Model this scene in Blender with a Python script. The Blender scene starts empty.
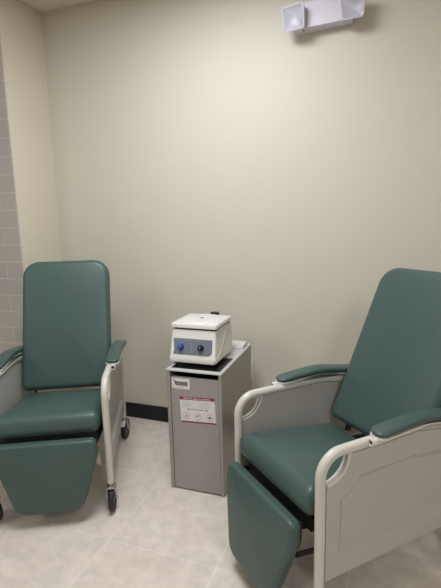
import bpy, bmesh, math, random
from math import sin, cos, radians, pi, hypot, atan2
from mathutils import Vector, Matrix

COL = bpy.context.scene.collection
SC = bpy.context.scene
random.seed(3)

# ------------------------------------------------------------------ materials
def srgb(r, g, b):
    f = lambda c: (c/12.92 if c <= .04045 else ((c+.055)/1.055)**2.4)
    return (f(r/255), f(g/255), f(b/255), 1)

def mat(name, rgb, rough=.5, metal=0, spec=.5, noise=None, bump=None, coat=0, emit=None):
    """noise=(scale, amount): mottled value variation; bump=(scale, distance)"""
    m = bpy.data.materials.new(name); m.use_nodes = True
    nt = m.node_tree; N = nt.nodes; L = nt.links
    b = N['Principled BSDF']
    b.inputs['Base Color'].default_value = srgb(*rgb)
    b.inputs['Roughness'].default_value = rough
    b.inputs['Metallic'].default_value = metal
    b.inputs['Specular IOR Level'].default_value = spec
    b.inputs['Coat Weight'].default_value = coat
    tc = N.new('ShaderNodeTexCoord')
    if noise:
        n = N.new('ShaderNodeTexNoise'); n.inputs['Scale'].default_value = noise[0]; n.inputs['Detail'].default_value = 4
        L.new(tc.outputs['Object'], n.inputs['Vector'])
        r = N.new('ShaderNodeValToRGB')
        c = srgb(*rgb)
        r.color_ramp.elements[0].position = .3; r.color_ramp.elements[1].position = .7
        r.color_ramp.elements[0].color = tuple(x*(1-noise[1]) for x in c[:3])+(1,)
        r.color_ramp.elements[1].color = tuple(min(1, x*(1+noise[1])) for x in c[:3])+(1,)
        L.new(n.outputs['Fac'], r.inputs['Fac']); L.new(r.outputs['Color'], b.inputs['Base Color'])
    if bump:
        n = N.new('ShaderNodeTexNoise'); n.inputs['Scale'].default_value = bump[0]; n.inputs['Detail'].default_value = 3
        L.new(tc.outputs['Object'], n.inputs['Vector'])
        k = N.new('ShaderNodeBump'); k.inputs['Strength'].default_value = .5; k.inputs['Distance'].default_value = bump[1]
        L.new(n.outputs['Fac'], k.inputs['Height']); L.new(k.outputs['Normal'], b.inputs['Normal'])
    return m

def brick_mat(name, c1, c2, cm, w, h, mortar, offset, shift, axes, rough, bumpd, marble=None, smooth=.1):
    m = bpy.data.materials.new(name); m.use_nodes = True
    nt = m.node_tree; N = nt.nodes; L = nt.links; b = N['Principled BSDF']
    tc = N.new('ShaderNodeTexCoord'); sp = N.new('ShaderNodeSeparateXYZ'); cb = N.new('ShaderNodeCombineXYZ')
    L.new(tc.outputs['Object'], sp.inputs[0])
    for i, a in enumerate(axes):
        ad = N.new('ShaderNodeMath'); ad.operation = 'ADD'; ad.inputs[1].default_value = shift[i]
        L.new(sp.outputs[a], ad.inputs[0]); L.new(ad.outputs[0], cb.inputs[i])
    br = N.new('ShaderNodeTexBrick')
    br.offset = offset; br.offset_frequency = 2; br.squash = 1
    br.inputs['Scale'].default_value = 1; br.inputs['Brick Width'].default_value = w; br.inputs['Row Height'].default_value = h
    br.inputs['Mortar Size'].default_value = mortar; br.inputs['Mortar Smooth'].default_value = smooth
    br.inputs['Color1'].default_value = srgb(*c1); br.inputs['Color2'].default_value = srgb(*c2); br.inputs['Mortar'].default_value = srgb(*cm)
    L.new(cb.outputs[0], br.inputs['Vector'])
    out = br.outputs['Color']
    if marble:
        n = N.new('ShaderNodeTexNoise'); n.inputs['Scale'].default_value = marble[0]; n.inputs['Detail'].default_value = 6; n.inputs['Roughness'].default_value = .62; n.inputs['Distortion'].default_value = .35
        L.new(tc.outputs['Object'], n.inputs['Vector'])
        r = N.new('ShaderNodeValToRGB'); r.color_ramp.elements[0].position = .38; r.color_ramp.elements[1].position = .66
        r.color_ramp.elements[0].color = (marble[1],)*3+(1,); r.color_ramp.elements[1].color = (marble[2],)*3+(1,)
        L.new(n.outputs['Fac'], r.inputs['Fac'])
        n2 = N.new('ShaderNodeTexNoise'); n2.inputs['Scale'].default_value = marble[0]*.28; n2.inputs['Detail'].default_value = 2
        L.new(tc.outputs['Object'], n2.inputs['Vector'])
        r2 = N.new('ShaderNodeValToRGB'); r2.color_ramp.elements[0].position = .35; r2.color_ramp.elements[1].position = .65
        r2.color_ramp.elements[0].color = (.95, .935, .92, 1); r2.color_ramp.elements[1].color = (1.0, 1.0, 1.0, 1)
        L.new(n2.outputs['Fac'], r2.inputs['Fac'])
        for src in (r, r2):
            mx = N.new('ShaderNodeMix'); mx.data_type = 'RGBA'; mx.blend_type = 'MULTIPLY'; mx.inputs['Factor'].default_value = 1
            L.new(out, mx.inputs['A']); L.new(src.outputs['Color'], mx.inputs['B']); out = mx.outputs['Result']
    L.new(out, b.inputs['Base Color'])
    k = N.new('ShaderNodeBump'); k.inputs['Strength'].default_value = .6; k.inputs['Distance'].default_value = bumpd; k.invert = True
    L.new(br.outputs['Fac'], k.inputs['Height']); L.new(k.outputs['Normal'], b.inputs['Normal'])
    b.inputs['Roughness'].default_value = rough
    return m

WALLC = (208, 203, 188)
M = dict(
 wall=mat('cream_wall_paint', WALLC, .55, bump=(220, .0006)),
 wall_side=mat('cream_wall_paint_side_lit', (215, 208, 189), .55, bump=(220, .0006)),  # creamier hue, also lightened to stand in for stronger light on this wall
 ceiling=mat('ceiling_panel', (214, 208, 196), .9, noise=(140, .08), bump=(160, .002)),
 grid=mat('ceiling_grid_metal', (196, 190, 178), .5),
 baseboard=mat('black_vinyl_baseboard', (17, 18, 22), .5),
 vinyl=mat('green_vinyl', (68, 88, 84), .38, spec=.42, noise=(6, .03), bump=(420, .0004)),
 piping=mat('green_vinyl_piping', (66, 86, 82), .42),
 cream_steel=mat('cream_enamel_steel', (205, 201, 192), .28, spec=.5),
 panel=mat('beige_moulded_panel', (180, 176, 170), .42, bump=(300, .0003)),
 white_steel=mat('white_enamel_bracket', (212, 209, 202), .3),
 dark_steel=mat('dark_steel_mechanism', (34, 35, 36), .4, metal=.4),
 board=mat('black_backing_board', (26, 28, 28), .6),
 rubber=mat('black_rubber_tyre', (33, 33, 34), .6, noise=(60, .2)),
 hub=mat('grey_caster_hub', (92, 93, 92), .45),
 chrome=mat('zinc_plated_fork', (176, 176, 174), .3, metal=.85),
 cab=mat('grey_cabinet_laminate', (160, 156, 153), .45, metal=.15, noise=(60, .02)),
 cabside=mat('grey_cabinet_body', (160, 156, 151), .38, metal=.25, noise=(60, .02)),
 cabtrim=mat('bright_cabinet_trim', (205, 205, 204), .3, metal=.3),
 cabdark=mat('dark_cabinet_inside', (16, 16, 17), .6),
 tray=mat('black_glossy_tray', (14, 14, 16), .2),
 ledge=mat('white_cabinet_ledge', (214, 213, 210), .35),
 cfuge=mat('ivory_centrifuge_case', (214, 212, 203), .38, noise=(300, .02)),
 cfugelid=mat('white_centrifuge_lid', (220, 219, 214), .3),
 gasket=mat('grey_lid_gasket', (70, 72, 72), .6),
 cpanel=mat('slate_control_panel', (112, 118, 130), .45),
 cline=mat('pale_panel_print', (190, 194, 200), .5),
 blue=mat('blue_knob_plastic', (28, 70, 150), .35),
 black=mat('black_knob_plastic', (18, 18, 20), .4),
 white=mat('white_plastic', (226, 226, 230), .35),
 lite=mat('white_emergency_light_case', (212, 208, 219), .4),
 reflector=mat('silvered_reflector', (238, 236, 246), .3, metal=.25),
 paper=mat('white_label_paper', (222, 220, 218), .5),
 red=mat('crimson_print', (140, 34, 48), .5),
 ink=mat('dark_print', (52, 44, 46), .6),
 greyink=mat('grey_print', (160, 158, 158), .6),
 pinkink=mat('faded_red_print', (150, 96, 100), .6),
 floor=brick_mat('beige_marbled_floor_tile', (229, 219, 208), (226, 216, 205), (243, 236, 226), 0.491, 0.491, .0026, 0,
                 (1.071, -1.4255+.491*10), (0, 1), .38, .0008, marble=(15, .84, 1.0), smooth=.35),
 tile=brick_mat('grey_wall_tile', (184, 177, 172), (179, 173, 168), (205, 199, 192), .305, .1054, .0025, .5,
                (2.235+.305*40, -.053+.1054*10), (0, 2), .32, .0012),
)
# clear lens
g = bpy.data.materials.new('clear_lens_plastic'); g.use_nodes = True
gb = g.node_tree.nodes['Principled BSDF']; gb.inputs['Transmission Weight'].default_value = 1; gb.inputs['Roughness'].default_value = .08; gb.inputs['IOR'].default_value = 1.2
gn = g.node_tree.nodes.new('ShaderNodeTexNoise'); gn.inputs['Scale'].default_value = 60
gk = g.node_tree.nodes.new('ShaderNodeBump'); gk.inputs['Distance'].default_value = .001
g.node_tree.links.new(gn.outputs['Fac'], gk.inputs['Height']); g.node_tree.links.new(gk.outputs['Normal'], gb.inputs['Normal'])
gb.inputs['Base Color'].default_value = (.93, .93, .97, 1); gb.inputs['Transmission Weight'].default_value = .8; gb.inputs['Roughness'].default_value = .12
M['lens'] = g
# lamp diffuser (glowing face of the unseen ceiling panels)
d = bpy.data.materials.new('lamp_diffuser'); d.use_nodes = True
db = d.node_tree.nodes['Principled BSDF']; db.inputs['Base Color'].default_value = (.9, .9, .88, 1)
M['diffuser'] = d; DIFF = db

# ------------------------------------------------------------------ mesh helpers
def obj(name, bm, m, parent=None, smooth=None, bevel=None, mtx=None):
    if mtx is not None: bmesh.ops.transform(bm, matrix=mtx, verts=bm.verts)
    bmesh.ops.recalc_face_normals(bm, faces=bm.faces)
    me = bpy.data.meshes.new(name); bm.to_mesh(me); bm.free()
    for mm in (m if isinstance(m, (list, tuple)) else [m]): me.materials.append(mm)
    o = bpy.data.objects.new(name, me); COL.objects.link(o)
    if parent: o.parent = parent
    if bevel:
        b = o.modifiers.new('bevel', 'BEVEL'); b.width = bevel; b.segments = 3; b.limit_method = 'ANGLE'; b.angle_limit = radians(40)
        b.harden_normals = False
    if smooth is not None:
        for p in me.polygons: p.use_smooth = True
        try: me.set_sharp_from_angle(angle=radians(smooth))
        except Exception: pass
    return o

def box(bm, x0, x1, y0, y1, z0, z1, mi=0):
    v = [bm.verts.new((x, y, z)) for x in (x0, x1) for y in (y0, y1) for z in (z0, z1)]
    for a in ((0, 1, 3, 2), (4, 6, 7, 5), (0, 4, 5, 1), (2, 3, 7, 6), (0, 2, 6, 4), (1, 5, 7, 3)):
        f = bm.faces.new([v[i] for i in a]); f.material_index = mi
    return v

def fillet(pts, r, n=6):
    """round the inner corners of a polyline; r scalar or list"""
    P = [Vector(p) for p in pts]; out = [P[0]]
    for i in range(1, len(P)-1):
        rr = r[i-1] if isinstance(r, (list, tuple)) else r
        a = (P[i-1]-P[i]); b = (P[i+1]-P[i]); la, lb = a.length, b.length; a.normalize(); b.normalize()
        ang = a.angle(b)
        if rr <= 0 or abs(pi-ang) < .01: out.append(P[i]); continue
        t = min(rr/math.tan(ang/2), la*.49, lb*.49); rr = t*math.tan(ang/2)
        c = P[i]+(a+b).normalized()*(rr/sin(ang/2))
        s = P[i]+a*t-c; e = P[i]+b*t-c
        for k in range(n+1):
            th = s.angle(e)
            out.append(c+(s*sin((1-k/n)*th)+e*sin(k/n*th))/sin(th))
    out.append(P[-1]); return out

def tube(bm, pts, r, seg=14, cap=True, rb=None, mi=0):
    P = [Vector(p) for p in pts]
    T = []
    for i in range(len(P)):
        t = (P[min(i+1, len(P)-1)]-P[max(i-1, 0)]); T.append(t.normalized())
    n = T[0].orthogonal().normalized(); rings = []
    rb = rb or r
    for i in range(len(P)):
        if i: n = (T[i-1].rotation_difference(T[i]) @ n)
        n = (n-T[i]*n.dot(T[i])).normalized(); b = T[i].cross(n)
        rings.append([bm.verts.new(P[i]+n*(cos(2*pi*k/seg)*r)+b*(sin(2*pi*k/seg)*rb)) for k in range(seg)])
    for A, B in zip(rings, rings[1:]):
        for k in range(seg):
            f = bm.faces.new((A[k], A[(k+1) % seg], B[(k+1) % seg], B[k])); f.material_index = mi
    if cap:
        bm.faces.new(rings[0][::-1]).material_index = mi; bm.faces.new(rings[-1]).material_index = mi
    return rings

def bar(bm, a, b, w, h, up=Vector((1, 0, 0)), mi=0):
    """flat bar from a to b: w along 'up', h across"""
    a, b = Vector(a), Vector(b); t = (b-a).normalized(); u = (up-t*up.dot(t)).normalized(); s = t.cross(u)
    v = [bm.verts.new(p+u*(i*w/2)+s*(j*h/2)) for p in (a, b) for i, j in ((-1, -1), (1, -1), (1, 1), (-1, 1))]
    for q in ((3, 2, 1, 0), (4, 5, 6, 7), (0, 1, 5, 4), (1, 2, 6, 5), (2, 3, 7, 6), (3, 0, 4, 7)):
        bm.faces.new([v[i] for i in q]).material_index = mi

def lathe(bm, prof, M4=None, seg=24, mi=0):
    """prof: (radius, height) list, about local Z"""
    rings = []
    for r, h in prof:
        if r < 1e-6: rings.append([bm.verts.new((0, 0, h))])
        else: rings.append([bm.verts.new((r*cos(2*pi*k/seg), r*sin(2*pi*k/seg), h)) for k in range(seg)])
    if M4 is not None:
        for R in rings:
            for v in R: v.co = M4 @ v.co
    for A, B in zip(rings, rings[1:]):
        for k in range(seg):
            k2 = (k+1) % seg
            if len(A) == 1 and len(B) == 1: continue
            if len(A) == 1: f = bm.faces.new((A[0], B[k2], B[k]))
            elif len(B) == 1: f = bm.faces.new((A[k], A[k2], B[0]))
            else: f = bm.faces.new((A[k], A[k2], B[k2], B[k]))
            f.material_index = mi

def rpoly(pts, rad, n=6):
    """rounded closed polygon in 2D; rad scalar or list"""
    out = []; K = len(pts)
    for i in range(K):
        p = Vector(pts[i]); a = Vector(pts[i-1])-p; b = Vector(pts[(i+1) % K])-p
        r = rad[i] if isinstance(rad, (list, tuple)) else rad
        la, lb = a.length, b.length; a.normalize(); b.normalize(); ang = a.angle(b)
        if r <= 0: out.append(p); continue
        t = min(r/math.tan(ang/2), la*.49, lb*.49); r = t*math.tan(ang/2)
        c = p+(a+b).normalized()*(r/sin(ang/2))
        s = (p+a*t-c); e = (p+b*t-c)
        a0 = atan2(s.y, s.x); da = atan2(e.y, e.x)-a0
        while da > pi: da -= 2*pi
        while da < -pi: da += 2*pi
        for k in range(n+1): out.append(c+Vector((cos(a0+da*k/n), sin(a0+da*k/n)))*r)
    return out

def densify(pts, step):
    out = []; K = len(pts)
    for i in range(K):
        a, b = pts[i], pts[(i+1) % K]; n = max(1, int((b-a).length/step))
        for k in range(n): out.append(a.lerp(b, k/n))
    return out

def offset2(pts, d):
    """inset a CCW/CW closed polygon by d (inwards)"""
    K = len(pts); area = sum(pts[i].x*pts[(i+1) % K].y-pts[(i+1) % K].x*pts[i].y for i in range(K)); s = 1 if area > 0 else -1
    out = []
    for i in range(K):
        e1 = (pts[i]-pts[i-1]); e2 = (pts[(i+1) % K]-pts[i])
        if e1.length < 1e-9 or e2.length < 1e-9: e1 = e2 = (pts[(i+1) % K]-pts[i-1])
        e1.normalize(); e2.normalize()
        n1 = Vector((-e1.y, e1.x))*s; n2 = Vector((-e2.y, e2.x))*s; m = (n1+n2)
        m = m.normalized(); k = max(.4, m.dot(n1)); out.append(pts[i]+m*(d/k))
    return out

def cushion(bm, outline, thick, rim, crown, F, back_crown=0., wob=None):
    """puffed pad. outline 2D (u,v); F maps (u,v,w) to 3D; w=+thick/2 is the front"""
    pts = densify(outline, .03); c = sum(pts, Vector((0, 0)))/len(pts)
    rings = []
    h = thick/2-rim
    def ring(inset, w, s=1):
        q = offset2(pts, inset) if inset else pts
        return [bm.verts.new(F(c.x+(p.x-c.x)*s, c.y+(p.y-c.y)*s, w)) for p in q]
    nseg = 6
    for k in range(nseg, -1, -1):       # back edge to side
        a = k/nseg*pi/2; rings.append(ring(rim*(1-cos(a)), -h-rim*sin(a)))
    for k in range(0, nseg+1):
        a = k/nseg*pi/2; rings.append(ring(rim*(1-cos(a)), h+rim*sin(a)))
    for s in (.9, .78, .62, .45, .25, .1):
        rings.append(ring(rim, thick/2+crown*(1-s*s), s))
    bk = [ring(rim, -thick/2-back_crown*(1-s*s), s) for s in (.1, .5, .85)]
    rings = bk+rings
    for A, B in zip(rings, rings[1:]):
        for k in range(len(A)):
            bm.faces.new((A[k], A[(k+1) % len(A)], B[(k+1) % len(A)], B[k]))
    bm.faces.new(rings[0]); bm.faces.new(rings[-1])

def prism(bm, pts, F, w0, w1, mi=0):
    A = [bm.verts.new(F(p[0], p[1], w0)) for p in pts]; B = [bm.verts.new(F(p[0], p[1], w1)) for p in pts]
    K = len(pts)
    for k in range(K): bm.faces.new((A[k], A[(k+1) % K], B[(k+1) % K], B[k])).material_index = mi
    bm.faces.new(A[::-1]).material_index = mi; bm.faces.new(B).material_index = mi

def thing(name, label, cat, loc=(0, 0, 0), rz=0, group=None):
    o = bpy.data.objects.new(name, None); COL.objects.link(o); o.empty_display_size = .1
    o.location = loc; o.rotation_euler = (0, 0, radians(rz)); o['label'] = label; o['category'] = cat
    if group: o['group'] = group
    return o
def struct(name, bm, m, **k):
    o = obj(name, bm, m, **k); o['kind'] = 'structure'; return o
def lab(o, s): o['label'] = s; return o

# ------------------------------------------------------------------ room
DW = 2.511; CH = 2.647; XL = -2.107; YT = 2.155; XR = 2.3; YR = -2.6; XFL = -4.2
bm = bmesh.new(); box(bm, XFL-.1, XR+.1, YR-.1, DW+.12, -.1, 0); struct('floor', bm, M['floor'])
bm = bmesh.new(); box(bm, XFL-.1, XR+.1, YR-.1, DW+.12, CH, CH+.1); struct('ceiling', bm, M['ceiling'])
bm = bmesh.new(); box(bm, XL-.1, XR+.12, DW, DW+.12, 0, CH); struct('wall_back', bm, M['wall'])
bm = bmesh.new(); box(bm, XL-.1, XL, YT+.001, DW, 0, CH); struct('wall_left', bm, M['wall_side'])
bm = bmesh.new(); box(bm, XFL, XL-.004, YT-.006, YT+.1, 0, CH); struct('wall_tiled', bm, M['tile'])
bm = bmesh.new(); box(bm, XR, XR+.1, YR, DW, 0, CH); struct('wall_right', bm, M['wall'])
bm = bmesh.new(); box(bm, XFL-.1, XR, YR-.1, YR, 0, CH); struct('wall_front', bm, M['wall'])
bm = bmesh.new(); box(bm, XFL-.1, XFL, YR, YT+.1, 0, CH); struct('wall_far_left', bm, M['wall'])
def base(name, x0, x1, y0, y1):
    bm = bmesh.new(); box(bm, x0, x1, y0, y1, 0, .104); return struct(name, bm, M['baseboard'], bevel=.002)
base('baseboard_back', XL+.008, XR, DW-.008, DW)
base('baseboard_left', XL, XL+.008, YT, DW)
base('baseboard_right', XR-.008, XR, YR, DW-.008)
# ceiling wall-angle and grid bars
bm = bmesh.new(); box(bm, XL, XR, DW-.022, DW, CH-.004, CH); struct('trim_1', bm, M['grid'])
bm = bmesh.new(); box(bm, XL, XL+.022, YT, DW-.022, CH-.004, CH); struct('trim_2', bm, M['grid'])
for i, x in enumerate((-1.8, -1.2, -.6, 0, .6, 1.2, 1.8)):
    if x < -1.7: continue
    bm = bmesh.new(); box(bm, x-.012, x+.012, YR, DW-.022, CH-.003, CH); struct('trim_%d' % (i+3), bm, M['grid'])

# ceiling lamps outside the frame; last two assumed, placed and powered as fill
LAMPS = [(-.85, 1.25), (1.3, -.6), (-2.7, -.6)]
lt = None
for i, (x, y) in enumerate(LAMPS):
    lt = thing('ceiling_light', ['recessed ceiling light panel nearest the emergency light', 'assumed, unseen ceiling fill panel towards the right wall', 'assumed, unseen ceiling fill panel left of the alcove'][i], 'ceiling light', (x, y, CH-.004), 0, 'ceiling light panels')
    bm = bmesh.new()
    for a in ((-.3, .3, -.6, -.57), (-.3, .3, .57, .6), (-.3, -.27, -.57, .57), (.27, .3, -.57, .57)):
        box(bm, a[0], a[1], a[2], a[3], -.012, 0)
    obj('frame', bm, M['white'], lt)
    bm = bmesh.new(); box(bm, -.27, .27, -.57, .57, -.006, -.001); obj('diffuser', bm, M['diffuser'], lt)

# ------------------------------------------------------------------ chairs
W = .259; TR = .0165
def caster_meshes():
    fk = bmesh.new()
    lathe(fk, [(0, .0), (.011, 0), (.011, -.012), (.021, -.014), (.021, -.024), (0, -.024)])
    for s in (-1, 1):
        prism(fk, rpoly([(-.018, -.020), (.016, -.020), (.034, -.088), (.022, -.102), (.006, -.092)], .005, 3),
              lambda u, v, w: Vector((w, u, v)), s*.0195-.0015, s*.0195+.0015)
    box(fk, -.021, .021, -.018, .016, -.026, -.020)
    tube(fk, [(-.027, .02, -.0865), (.027, .02, -.0865)], .006, 8)
    wh = bmesh.new(); Mx = Matrix.Translation((0, .02, -.0865)) @ Matrix.Rotation(pi/2, 4, 'Y')
    lathe(wh, [(.045, -.010), (.050, -.0135), (.0585, -.0135), (.0625, -.009), (.0635, 0), (.0625, .009), (.0585, .0135), (.050, .0135), (.045, .010)], Mx, 32)
    hb = bmesh.new()
    lathe(hb, [(0, -.013), (.012, -.013), (.014, -.007), (.046, -.0085), (.046, .0085), (.014, .007), (.012, .013), (0, .013)], Mx, 24)
    return fk, wh, hb

def make_chair(label, loc, rz, back, foot_deg, caster_yaw, foot_y=-.35):
    t = thing('recliner_chair', label, 'chair', loc, rz, 'green vinyl medical recliners')
    FS = lambda x: (lambda u, v, w: Vector((x+w, u, v)))
    for s in (-1, 1):
        # side frame tube
        bm = bmesh.new(); x = s*W
        path = fillet([(x, -.297, .150), (x, -.297, .635), (x, .112, .636), (x, .408, .592), (x, .408, .150)], [.075, .25, .07], 8)
        tube(bm, path, TR, 16)
        obj('side_frame', bm, M['cream_steel'], t, smooth=50)
        # moulded panel with a round cut-out at its front top corner and a sunken field on its outer face
        cut = [(-.281+.0*k, 0) for k in ()]
        cc = (-.281, .625); R = .088
        arc = [(cc[0]+R*cos(a), cc[1]+R*sin(a)) for a in [radians(-90+k*90/10) for k in range(11)]]
        outer = [(.392, .205), (-.280, .205)] + [(-.280, arc[0][1])] + arc[1:-1] + [(-.193, .619), (.112, .620), (.392, .578)]
        cc2 = (-.281, .625); R2 = .16
        arc2 = [(cc2[0]+R2*cos(a), cc2[1]+R2*sin(a)) for a in [radians(-71+k*38/6) for k in range(7)]]
        inner = [(.34, .280), (-.229, .280), (-.229, arc2[0][1])] + arc2[1:] + [(.10, .540), (.34, .505)]
        inner = [Vector(p) for p in inner]; inner2 = offset2(inner, .022)
        bm = bmesh.new(); xo = x+s*.010; xi = x-s*.008
        A = [bm.verts.new((xo, u, v)) for u, v in outer]; B = [bm.verts.new((xi, u, v)) for u, v in outer]
        Q = [bm.verts.new((xo, p.x, p.y)) for p in inner]; Q1 = [bm.verts.new((xo-s*.014, p.x, p.y)) for p in inner2]
        for L_ in (A, Q):
            for k in range(len(L_)): bm.edges.new((L_[k], L_[(k+1) % len(L_)]))
        bmesh.ops.triangle_fill(bm, edges=bm.edges[:], use_beauty=True)
        def inside(y, z):
            c = False
            for i in range(len(inner)):
                a, b = inner[i-1], inner[i]
                if (a.y > z) != (b.y > z) and y < (b.x-a.x)*(z-a.y)/(b.y-a.y)+a.x: c = not c
            return c
        bad = [f for f in bm.faces if inside(f.calc_center_median().y, f.calc_center_median().z)]
        bmesh.ops.delete(bm, geom=bad, context='FACES_ONLY')
        for k in range(len(A)): bm.faces.new((A[k], A[(k+1) % len(A)], B[(k+1) % len(A)], B[k]))
        bm.faces.new(B[::-1])
        for k in range(len(Q)): bm.faces.new((Q[k], Q[(k+1) % len(Q)], Q1[(k+1) % len(Q)], Q1[k]))
        bm.faces.new(Q1)
        pn = obj('side_panel', bm, M['panel'], t, bevel=.002, smooth=12)
        bm = bmesh.new()
        tube(bm, [(xo, u, v) for u, v in arc], .0055, 8); tube(bm, [(xi, u, v) for u, v in arc], .004, 8)
        obj('panel_rim', bm, M['white_steel'], pn, smooth=50)
        # arm pad on its bracket
        xa = s*(W+.016)
        prof = fillet([(0, -.097, -.004), (0, .115, .008), (0, .37, -.034)], [.3], 8)
        L1 = []
        segs = []
        for p in prof: segs.append(p)
        # dense centre line
        cl = []
        for a, b in zip(segs, segs[1:]):
            n = max(1, int((b-a).length/.02))
            for k in range(n): cl.append(a.lerp(b, k/n))
        cl.append(segs[-1])
        tot = cl[-1].y-cl[0].y
        def zc(yv):
            for a, b in zip(cl, cl[1:]):
                if a.y <= yv <= b.y: return a.z+(b.z-a.z)*(yv-a.y)/max(1e-6, b.y-a.y)
            return cl[0].z if yv < cl[0].y else cl[-1].z
        ol = rpoly([(-.033, -.097), (.033, -.097), (.036, .37), (-.036, .37)], [.028, .028, .02, .02], 6)
        bm = bmesh.new()
        cushion(bm, ol, .022, .0105, .004, lambda u, v, w: Vector((xa+u, v, .671+zc(v)+w*(.6+.4*min(1, max(0, (v+.097)/.09))))))
        pd = obj('armrest_pad', bm, M['vinyl'], t, smooth=60)
        bm = bmesh.new()
        ol2 = densify(rpoly([(-.0345, -.100), (.0345, -.100), (.036, .36), (-.036, .36)], [.03, .03, .02, .02], 6), .02)
        prism(bm, ol2, lambda u, v, w: Vector((xa+u*.99, v, .6575+zc(v)+w)), -.003, .003)
        # stub tube and posts carrying the pad
        for z0 in (.02, .22):
            tube(bm, [(x, z0, .637), (x, z0, .657)], .008, 8)
        obj('armrest_bracket', bm, M['white_steel'], pd, smooth=40)
        bm = bmesh.new()
        xs = s*(W+.022); Mx = Matrix.Translation((xs, -.120, .6440)) @ Matrix.Rotation(-pi/2, 4, 'X')
        lathe(bm, [(.0078, .03), (.0078, 0), (.0120, -.001), (.0120, .02), (.012, .06), (0, .06)], Mx, 16)
        lathe(bm, [(0, .006), (.0077, .006)], Mx, 16, 1)
        obj('armrest_socket', bm, [M['white_steel'], M['cabdark']], pd, smooth=50)
        # casters
        for yy, key in ((-.297, 'f'), (.408, 'r')):
            fk, wh, hb = caster_meshes()
            Mt = Matrix.Translation((x, yy, .150)) @ Matrix.Rotation(radians(caster_yaw[key][0 if s < 0 else 1]), 4, 'Z')
            f = obj('caster', fk, M['chrome'], t, smooth=40, mtx=Mt)
            w_ = obj('wheel', wh, M['rubber'], f, smooth=40, mtx=Mt)
            obj('hub', hb, M['hub'], f, smooth=40, mtx=Mt)
            if key == 'r':
                b2 = bmesh.new(); prism(b2, rpoly([(-.016, -.016), (.016, -.016), (.018, -.058), (-.018, -.058)], .006, 3), lambda u, v, w: Vector((u, v, w-.022+(v+.016)*.5)), 0, .004)
                obj('brake_pedal', b2, M['white'], f, mtx=Mt)
    # seat: slopes down towards the back
    bm = bmesh.new()
    sl = radians(7.2); y0 = -.318; z0 = .455
    ol = rpoly([(-.232, 0), (.232, 0), (.228, .47), (-.228, .47)], [.035, .035, .03, .03], 6)
    cushion(bm, ol, .106, .046, .018, lambda u, v, w: Vector((u, y0+v*cos(sl)+w*sin(sl), z0-v*sin(sl)+w*cos(sl))))
    st = obj('seat', bm, M['vinyl'], t, smooth=70)
    bm = bmesh.new()
    prism(bm, [(-.215, .035), (.215, .035), (.215, .45), (-.215, .45)], lambda u, v, w: Vector((u, y0+v*cos(sl)+w*sin(sl), z0-v*sin(sl)+w*cos(sl))), -.100, -.052)
    obj('seat_base', bm, M['board'], st)
    # backrest
    (yb, zb), (yt, zt) = back
    dv = Vector((0, yt-yb, zt-zb)); Lb = dv.length; dv.normalize(); nv = Vector((0, -dv.z, dv.y))
    o0 = Vector((0, yb, zb))-nv*.018
    ol = rpoly([(-.236, 0), (.236, 0), (.236, Lb), (-.236, Lb)], [.035, .035, .088, .088], 8)
    bm = bmesh.new(); FB = lambda u, v, w: o0+Vector((u, 0, 0))+dv*v+nv*w
    cushion(bm, ol, .076, .030, .013, FB)
    bk = obj('backrest', bm, M['vinyl'], t, smooth=70)
    bm = bmesh.new(); prism(bm, rpoly([(-.2, .03), (.2, .03), (.2, Lb-.04), (-.2, Lb-.04)], .05, 5), FB, -.048, -.0385)
    obj('back_board', bm, M['board'], bk)
    for s in (-1, 1):
        bm = bmesh.new(); a = FB(s*.19, .12, -.055); b_ = Vector((s*.19, .22, .395))
        bar(bm, a, b_, .006, .03)
        bar(bm, FB(s*.19, .5, -.055), a, .006, .03)
        obj('back_hinge_bar', bm, M['dark_steel'], bk)
    # under-frame
    bm = bmesh.new()
    for s in (-1, 1):
        bar(bm, (s*.2, -.27, .385), (s*.2, .36, .33), .006, .03)
    for yy, zz in ((-.18, .36), (.2, .33)):
        tube(bm, [(-W+.006, yy, zz), (W-.006, yy, zz)], .011, 10)
    tube(bm, [(-W+.01, .408, .52), (W-.01, .408, .52)], .011, 10)
    obj('under_frame', bm, M['dark_steel'], t, smooth=40)
    # footrest
    ph = radians(foot_deg); fo = Vector((0, foot_y, .399)); fd = Vector((0, -sin(ph), -cos(ph))); fn = Vector((0, -cos(ph), sin(ph)))
    FF = lambda u, v, w: fo+Vector((u, 0, 0))+fd*v+fn*w
    ol = rpoly([(-.213, 0), (.213, 0), (.222, .070), (.140, .33), (-.140, .33), (-.222, .070)], [.025, .025, .09, .06, .06, .09], 7)
    bm = bmesh.new(); cushion(bm, ol, .040, .014, .010, FF)
    ft = obj('footrest', bm, M['vinyl'], t, smooth=60)
    bm = bmesh.new(); ob = [p for p in rpoly([(-.205, .01), (.205, .01), (.212, .070), (.130, .32), (-.130, .32), (-.212, .070)], [.02, .02, .07, .04, .04, .07], 6)]
    prism(bm, ob, FF, -.031, -.0205); obj('footrest_board', bm, M['board'], ft)
    bm = bmesh.new(); q = densify(offset2([Vector(p) for p in ol], .002), .02); q3 = [FF(p.x, p.y, -.012) for p in q]; q3.append(q3[0]); tube(bm, q3, .0038, 6, cap=False)
    obj('piping', bm, M['piping'], ft, smooth=60)
    for s in (-1, 1):
        bm = bmesh.new(); xx = s*.19
        bar(bm, FF(xx, .03, -.036), (xx, -.13, .335), .005, .022)
        bar(bm, FF(xx, .13, -.036), (xx-s*.008, -.16, .235), .005, .018)
        bar(bm, (xx-s*.008, -.16, .235), (xx-s*.008, -.10, .37), .005, .018)
        for p in (FF(xx, .03, -.036), Vector((xx, -.13, .335)), FF(xx, .13, -.036)):
            tube(bm, [p+Vector((-.006, 0, 0)), p+Vector((.006, 0, 0))], .007, 8)
        obj('linkage_arm', bm, M['dark_steel'], ft, smooth=40)
    return t

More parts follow.
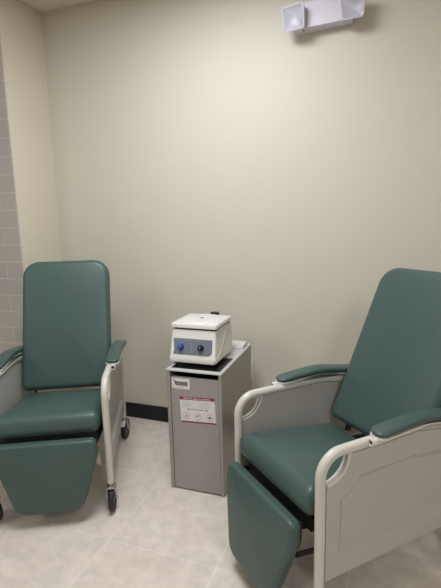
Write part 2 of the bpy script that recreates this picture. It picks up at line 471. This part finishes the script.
left = make_chair('green vinyl recliner with cream frame beside the grey tiled wall, facing forward', (-1.532, 1.736, 0), 27.6,
                  ((.142, .457), (.373, 1.129)), 1.5, dict(f=(50, 0), r=(20, -10)))
right = make_chair('green vinyl recliner with beige side panel, turned towards the grey cabinet, nearest the camera', (-.149, 1.654, 0), -43.2,
                   ((.162, .462), (.464, 1.116)), 8, dict(f=(10, -15), r=(0, 30)), -.352)
# small beige plate under the left seat
bm = bmesh.new(); prism(bm, [(.192, .30), (.214, .30), (.218, .225), (.196, .235)], lambda u, v, w: Vector((u, -.27+w, v)), -.002, .002)
lab(obj('side_plate', bm, mat('beige_plate', (190, 180, 160), .5), left), 'beige plate under the seat')

# ------------------------------------------------------------------ cabinet
cab = thing('waste_cabinet', 'narrow grey floor cabinet with warning label, under the benchtop centrifuge', 'cabinet', (-.844, 1.852, 0), 1.2)
cw = .142; cd = .525; ch = .632
bm = bmesh.new()
box(bm, -cw, -cw+.019, 0, cd, .0, ch-.008); box(bm, cw-.015, cw, 0, cd, .0, ch-.008)
box(bm, -cw+.019, cw-.015, cd-.012, cd, .0, ch-.008); box(bm, -cw+.019, cw-.015, .02, cd-.012, 0.0, .012)
obj('body', bm, M['cabside'], cab, bevel=.0015)
bm = bmesh.new(); box(bm, -cw+.019, cw-.015, .09, .10, .5, ch-.013); obj('slot_back', bm, M['cabdark'], cab)
bm = bmesh.new(); box(bm, -cw+.021, cw-.0165, .003, .020, .008, .595); dr = obj('door', bm, M['cab'], cab, bevel=.0015)
bm = bmesh.new(); lathe(bm, [(0, .004), (.004, .004), (.0055, .0), (.0055, -.004), (0, -.004)], Matrix.Translation((-cw+.033, .001, .455)) @ Matrix.Rotation(pi/2, 4, 'X'), 14)
obj('lock', bm, M['chrome'], dr, smooth=40)
bm = bmesh.new()
box(bm, -cw-.001, cw+.002, -.003, .026, ch-.008, ch); box(bm, -cw-.001, cw+.002, cd-.01, cd+.002, ch-.008, ch)
box(bm, -cw-.001, -cw+.012, .026, cd-.01, ch-.008, ch); box(bm, cw-.016, cw+.002, .026, cd-.01, ch-.008, ch)
obj('top_rim', bm, M['cabtrim'], cab, bevel=.002)
bm = bmesh.new(); box(bm, -cw+.012, cw-.016, .026, .245, ch-.013, ch-.003); obj('black_tray', bm, M['tray'], cab, bevel=.001)
bm = bmesh.new(); box(bm, -cw+.012, cw-.016, .245, .42, ch-.012, ch-.001); obj('top_plate', bm, M['cabtrim'], cab, bevel=.001)
bm = bmesh.new()
prism(bm, [(.42, ch-.002), (.43, ch+.015), (.50, ch+.021), (.512, ch-.002)], lambda u, v, w: Vector((w, u, v)), -cw+.014, cw-.018)
obj('rear_ledge', bm, M['ledge'], cab, bevel=.004)

def text(s, size, m, parent, F, name, bold=0):
    cu = bpy.data.curves.new('t', 'FONT'); cu.body = s; cu.size = size; cu.align_x = 'CENTER'; cu.align_y = 'CENTER'; cu.offset = bold; cu.extrude = 0.00005
    o = bpy.data.objects.new('t', cu); COL.objects.link(o)
    me = bpy.data.meshes.new_from_object(o); bpy.data.objects.remove(o)
    me.name = name; me.materials.clear(); me.materials.append(m)
    for v in me.vertices: v.co = F(v.co.x, v.co.y, v.co.z)
    q = bpy.data.objects.new(name, me); COL.objects.link(q); q.parent = parent
    return q
def sheet(name, label, cx, cz, w, h, rot, m, parent, y=.0025):
    ca, sa = cos(radians(rot)), sin(radians(rot))
    F = lambda u, v, k: Vector((cx+u*ca-v*sa, y-k-.0003, cz+u*sa+v*ca))
    bm = bmesh.new(); prism(bm, [(-w/2, -h/2), (w/2, -h/2), (w/2, h/2), (-w/2, h/2)], F, -.0001, .0003)
    return lab(obj(name, bm, m, parent), label), F
def rect(bm, F, x0, x1, z0, z1, k=.0004):
    prism(bm, [(x0, z0), (x1, z0), (x1, z1), (x0, z1)], F, k-.0002, k)
# small maker's sticker
stk, F = sheet('maker_sticker', 'small white maker sticker with dark mark', -.067, .563, .094, .053, 0, M['paper'], cab)
bm = bmesh.new()
prism(bm, [(-.040, .021), (-.026, .010), (.036, .010), (.034, -.009), (-.026, -.009), (-.032, .004)], F, .0003, .0006)
obj('printed_mark', bm, M['ink'], stk)
bm = bmesh.new()
for k in range(7): rect(bm, F, -.022+k*.0078, -.0175+k*.0078, -.0055, .0065, .0009)
obj('printed_letters', bm, M['greyink'], stk)
bm = bmesh.new(); rect(bm, F, -.018, .016, -.019, -.0165, .0005); obj('small_print', bm, M['greyink'], stk)
# warning sheet
ws, F = sheet('warning_label', 'white warning sheet with dark red bands', .0165, .436, .181, .131, 2.6, M['paper'], cab)
bm = bmesh.new(); rect(bm, F, -.0905, .0905, .0505, .0655); obj('red_band', bm, M['red'], ws)
bm = bmesh.new(); rect(bm, F, -.0905, .0905, -.0655, -.0585); obj('red_band', bm, M['red'], ws)
text('DO NOT place in containers', .0118, M['paper'], ws, lambda x, y, z: F(x, y+.058, z+.0007), 'heading', .0002)
for x0, wd in ((-.075, .052), (.006, .066)):
    bm = bmesh.new()
    for k in range(5): rect(bm, F, x0, x0+wd-.008*((k+1) % 3), .0398-k*.0066, .0412-k*.0066)
    obj('body_text', bm, M['greyink'], ws)
for cx in (-.062, .0, .062):
    bm = bmesh.new(); rect(bm, F, cx-.012, cx+.012, -.0545, -.0532); obj('caption', bm, M['greyink'], ws)
bm = bmesh.new()
for cx in (-.047, .047): prism(bm, [(cx-.006, -.001), (cx+.006, -.001), (cx, .008)], F, .0002, .0005)
for k in range(12): rect(bm, F, -.036+k*.006, -.0315+k*.006, .0005, .0045)
obj('warning_line', bm, M['red'], ws)
for cx, sh in ((-.062, [(-.006, -.007), (.002, -.006), (.007, .006), (0, .003)]), (0, [(-.009, -.003), (-.002, 0), (.009, .004), (.004, .007), (-.006, .004)]), (.062, [(-.009, -.006), (.007, -.006), (.005, .001), (-.002, .004), (-.008, .002)])):
    bm = bmesh.new()
    R = [[bm.verts.new(F(cx+r*cos(a*pi/12), -.032+r*sin(a*pi/12), .0006)) for a in range(24)] for r in (.0165, .0148)]
    for k in range(24): bm.faces.new((R[0][k], R[0][(k+1) % 24], R[1][(k+1) % 24], R[1][k]))
    prism(bm, [(cx+u, -.032+v) for u, v in sh], F, .0002, .0005, 1)
    obj('pictogram', bm, [M['pinkink'], M['ink']], ws)

# ------------------------------------------------------------------ centrifuge
cf = thing('centrifuge', 'white benchtop centrifuge with blue and black knobs, standing on the grey cabinet', 'centrifuge', (-.885, 1.93, ch), .5)
hw = .126; zt = .185
bm = bmesh.new()
# side profile (y,z): front leans back, sits low at the front
pf = [(0, .012), (.006, .055), (.014, .165), (.272, .165), (.284, .012)]
NX = 0
sec = rpoly([(-hw, 0), (hw, 0), (hw, .284), (-hw, .284)], [.012, .012, .014, .014], 5)
lv = []
for z, ins, fr in ((.012, .004, 0), (.016, 0, 0), (.034, .0, 0.001), (.042, .003, .007), (.162, .008, .034), (.170, .010, .037)):
    ring = []
    for p in sec:
        x = p.x*(hw-ins)/hw; y = fr+p.y*(.284-fr-ins*.5)/.284
        ring.append(bm.verts.new((x, y, z)))
    lv.append(ring)
for A, B in zip(lv, lv[1:]):
    for k in range(len(A)): bm.faces.new((A[k], A[(k+1) % len(A)], B[(k+1) % len(A)], B[k]))
bm.faces.new(lv[0][::-1]); bm.faces.new(lv[-1])
obj('case', bm, M['cfuge'], cf, smooth=35)
# gasket and lid
def slab(bm, x0, x1, y0, y1, z0, z1, r, top=0):
    o = rpoly([(x0, y0), (x1, y0), (x1, y1), (x0, y1)], r, 5); o = [Vector(p) for p in o]
    lv = [[bm.verts.new((p.x, p.y, z)) for p in offset2(o, i)] for z, i in ((z0, .002), (z0+.002, 0), (z1-.004, 0), (z1-.001, .002), (z1, .006))]
    for A, B in zip(lv, lv[1:]):
        for k in range(len(A)): bm.faces.new((A[k], A[(k+1) % len(A)], B[(k+1) % len(A)], B[k]))
    bm.faces.new(lv[0][::-1]); bm.faces.new(lv[-1])
bm = bmesh.new(); slab(bm, -hw+.014, hw-.014, .044, .268, .168, .184, .014); obj('gasket', bm, M['gasket'], cf, smooth=40)
bm = bmesh.new(); slab(bm, -hw+.003, hw-.003, .030, .272, .180, .201, .014); lid = obj('lid', bm, M['cfugelid'], cf, smooth=40)
bm = bmesh.new()
lathe(bm, [(.112, 0), (.108, .005), (.102, .0062), (.06, .0068), (0, .007)], Matrix.Translation((0, .152, .2005)), 48)
obj('lid_dome', bm, M['cfugelid'], lid, smooth=50)
bm = bmesh.new(); lathe(bm, [(.010, 0), (.010, .0006), (0, .0006)], Matrix.Translation((0, .152, .2073)), 20); obj('lid_badge', bm, M['gasket'], lid)
bm = bmesh.new(); box(bm, -.001, .044, .274, .296, .180, .212); lab(obj('lid_hinge', bm, M['black'], cf, bevel=.002), 'black block behind the lid')
# control panel on the sloping front
sl2 = .027/.12
def FC(u, v, w): return Vector((u, .0062-w+(v-.042)*sl2, v))
bm = bmesh.new(); prism(bm, rpoly([(-.104, .051), (.092, .051), (.104, .066), (.104, .128), (-.104, .128), (-.104, .066)], [.02, .02, .006, .003, .003, .006], 4), FC, -.002, .0012)
cp = lab(obj('control_panel', bm, M['cpanel'], cf), 'slate grey control panel')
bm = bmesh.new()
for a in ((-.098, -.064, .120, .1207), (-.048, .0, .120, .1207), (.010, .06, .120, .1207), (-.006, -.005, .062, .108)):
    prism(bm, [(a[0], a[2]), (a[1], a[2]), (a[1], a[3]), (a[0], a[3])], FC, .0012, .0015)
for cx in (-.060, .046):
    for k in range(11):
        an = radians(-40+k*26); r0 = .0205
        u, v = cx+r0*cos(an), .088+r0*sin(an); prism(bm, [(u-.0008, v-.0008), (u+.0008, v-.0008), (u+.0008, v+.0008), (u-.0008, v+.0008)], FC, .0012, .0015)
obj('panel_print', bm, M['cline'], cp)
for cx, m_, n_ in ((-.060, 'blue', 'blue speed knob'), (.046, 'black', 'black timer knob')):
    bm = bmesh.new()
    lathe(bm, [(.0165, 0), (.0165, .003), (.0135, .005), (.0125, .016), (.010, .018), (0, .018)], Matrix.Translation(FC(cx, .088, .0012)) @ Matrix.Rotation(pi/2, 4, 'X'), 24)
    kn = lab(obj('knob', bm, M[m_], cf, smooth=40), n_)
    bm = bmesh.new(); c = FC(cx, .088, .0195); box(bm, c.x-.0012, c.x+.0012, c.y-.0005, c.y+.001, c.z, c.z+.011); obj('pointer', bm, M['cline'], kn)
# curved seam down the side, screws, feet
for s in (-1, 1):
    bm = bmesh.new()
    pts = []
    for k in range(13):
        u = k/12; y = .03+.24*u; z = .036+.118*(.5-.5*cos(pi*min(1, u*1.15)))
        pts.append((s*(hw-.002-(z-.03)*.055), y, z))
    tube(bm, pts, .0034, 6); obj('side_seam', bm, M['cfugelid'], cf, smooth=60)
bm = bmesh.new(); lathe(bm, [(0, .004), (.007, .004), (.008, 0), (0, 0)], Matrix.Translation((hw-.007, .065, .153)) @ Matrix.Rotation(pi/2, 4, 'Y'), 14); obj('side_button', bm, M['cfugelid'], cf, smooth=40)
for x in (-.1, .1):
    for y in (.03, .255):
        bm = bmesh.new(); lathe(bm, [(0, 0), (.009, 0), (.010, .013), (0, .013)], Matrix.Translation((x, y, -.003 if y < .2 else -.001)), 12); obj('foot', bm, M['black'], cf)

# ------------------------------------------------------------------ wall outlet, emergency light
ou = thing('wall_outlet', 'white wall outlet plate peeking out behind the grey cabinet', 'outlet', (-.782, DW, .432))
bm = bmesh.new(); box(bm, -.038, .038, -.006, 0, -.064, .064); obj('cover_plate', bm, M['white'], ou, bevel=.002)
for dz in (-.02, .02):
    bm = bmesh.new(); prism(bm, rpoly([(-.016, dz-.014), (.016, dz-.014), (.016, dz+.014), (-.016, dz+.014)], .008, 4), lambda u, v, w: Vector((u, w, v)), -.008, -.005); obj('socket', bm, M['ledge'], ou)

el = thing('emergency_light', 'white twin-head emergency light high on the cream wall', 'emergency light', (-.343, DW+.0015, 2.340))
el.rotation_euler = (0, radians(-2.2), 0)
bm = bmesh.new()
prism(bm, rpoly([(-.143, -.060), (.143, -.060), (.143, .060), (-.143, .060)], .008, 4), lambda u, v, w: Vector((u, w, v)), -.074, 0)
obj('housing', bm, M['lite'], el, bevel=.003, smooth=40)
bm = bmesh.new(); lathe(bm, [(0, .003), (.005, .003), (.005, -.002), (0, -.002)], Matrix.Translation((-.098, -.052, -.060)) @ Matrix.Rotation(pi, 4, 'X'), 12); obj('test_button', bm, M['black'], el)
for cx, cz, yaw, roll in ((-.134, -.012, -8, 0), (.144, -.014, 6, -2)):
    Mt = Matrix.Translation((cx, -.098, cz)) @ Matrix.Rotation(radians(yaw), 4, 'Z') @ Matrix.Rotation(radians(14), 4, 'X') @ Matrix.Rotation(radians(roll), 4, 'Y')
    o1 = [Vector(p) for p in rpoly([(-.051, -.057), (.053, -.057), (.059, .057), (-.059, .057)], .016, 5)]
    bm = bmesh.new()
    prof = [(0, .022, 1), (-.020, .020, 1), (-.020, .0, 1), (-.018, -.001, 1), (-.018, .003, 1)]
    rings = []
    for y, ins in ((.028, .020), (.014, .004), (-.018, .0), (-.020, .002), (-.020, .0065), (-.016, .008), (.004, .034)):
        rings.append([bm.verts.new((p.x, y, p.y)) for p in offset2(o1, ins)] if ins < .03 else [bm.verts.new((p.x*.28, y, p.y*.28)) for p in o1])
    for i, (A, B) in enumerate(zip(rings, rings[1:])):
        for k in range(len(A)): bm.faces.new((A[k], A[(k+1) % len(A)], B[(k+1) % len(A)], B[k])).material_index = 1 if i >= 5 else 0
    bm.faces.new(rings[0]); bm.faces.new(rings[-1]).material_index = 1
    h = obj('lamp_head', bm, [M['lite'], M['reflector']], el, smooth=35, mtx=Mt)
    bm = bmesh.new(); prism(bm, offset2(o1, .0068), lambda u, v, w: Vector((u, w, v)), -.0185, -.0165)
    obj('lens', bm, M['lens'], h, mtx=Mt)
    bm = bmesh.new(); tube(bm, [(cx, -.08, cz+.01), (cx, -.050, cz+.012)], .014, 12); obj('swivel', bm, M['lite'], h, smooth=40)

# ------------------------------------------------------------------ light
def area(name, x, y, z, sx, sy, power, col=(.87, .925, 1)):
    l = bpy.data.lights.new(name, 'AREA'); l.shape = 'RECTANGLE'; l.size = sx; l.size_y = sy; l.energy = power; l.color = col
    o = bpy.data.objects.new(name, l); COL.objects.link(o); o.location = (x, y, z); return o
POW = [36, 29, 14]
COLS = [(.89, .93, 1), (.92, .94, 1), (.92, .94, .98)]
for (x, y), p, c in zip(LAMPS, POW, COLS): area('lamp_light', x, y, CH-.018, .54, 1.14, p, c)
w = bpy.data.worlds.new('w'); SC.world = w; w.use_nodes = True
w.node_tree.nodes['Background'].inputs[0].default_value = (.9, .93, 1, 1); w.node_tree.nodes['Background'].inputs[1].default_value = .3
DIFF.inputs['Emission Color'].default_value = (1, .96, .9, 1); DIFF.inputs['Emission Strength'].default_value = 3

# ------------------------------------------------------------------ camera
P, RO, Y = radians(-9.727), radians(-1.381), radians(-20.555)
f = Vector((sin(Y)*cos(P), cos(Y)*cos(P), sin(P))); rt = Vector((cos(Y), -sin(Y), 0)); up = rt.cross(f)
rt2 = rt*cos(RO)+up*sin(RO); up2 = -rt*sin(RO)+up*cos(RO)
cam = bpy.data.cameras.new('camera'); co = bpy.data.objects.new('camera', cam); COL.objects.link(co)
co.matrix_world = Matrix(((rt2.x, up2.x, -f.x, 0), (rt2.y, up2.y, -f.y, 0), (rt2.z, up2.z, -f.z, 1.35), (0, 0, 0, 1)))
cam.sensor_fit = 'VERTICAL'; cam.sensor_height = 36; cam.lens = 36*446.4/588; cam.clip_start = .05
SC.camera = co
SC.view_settings.view_transform = 'Standard'; SC.view_settings.look = 'None'; SC.view_settings.gamma = 1; SC.view_settings.use_curve_mapping = False
SC.view_settings.exposure = 0
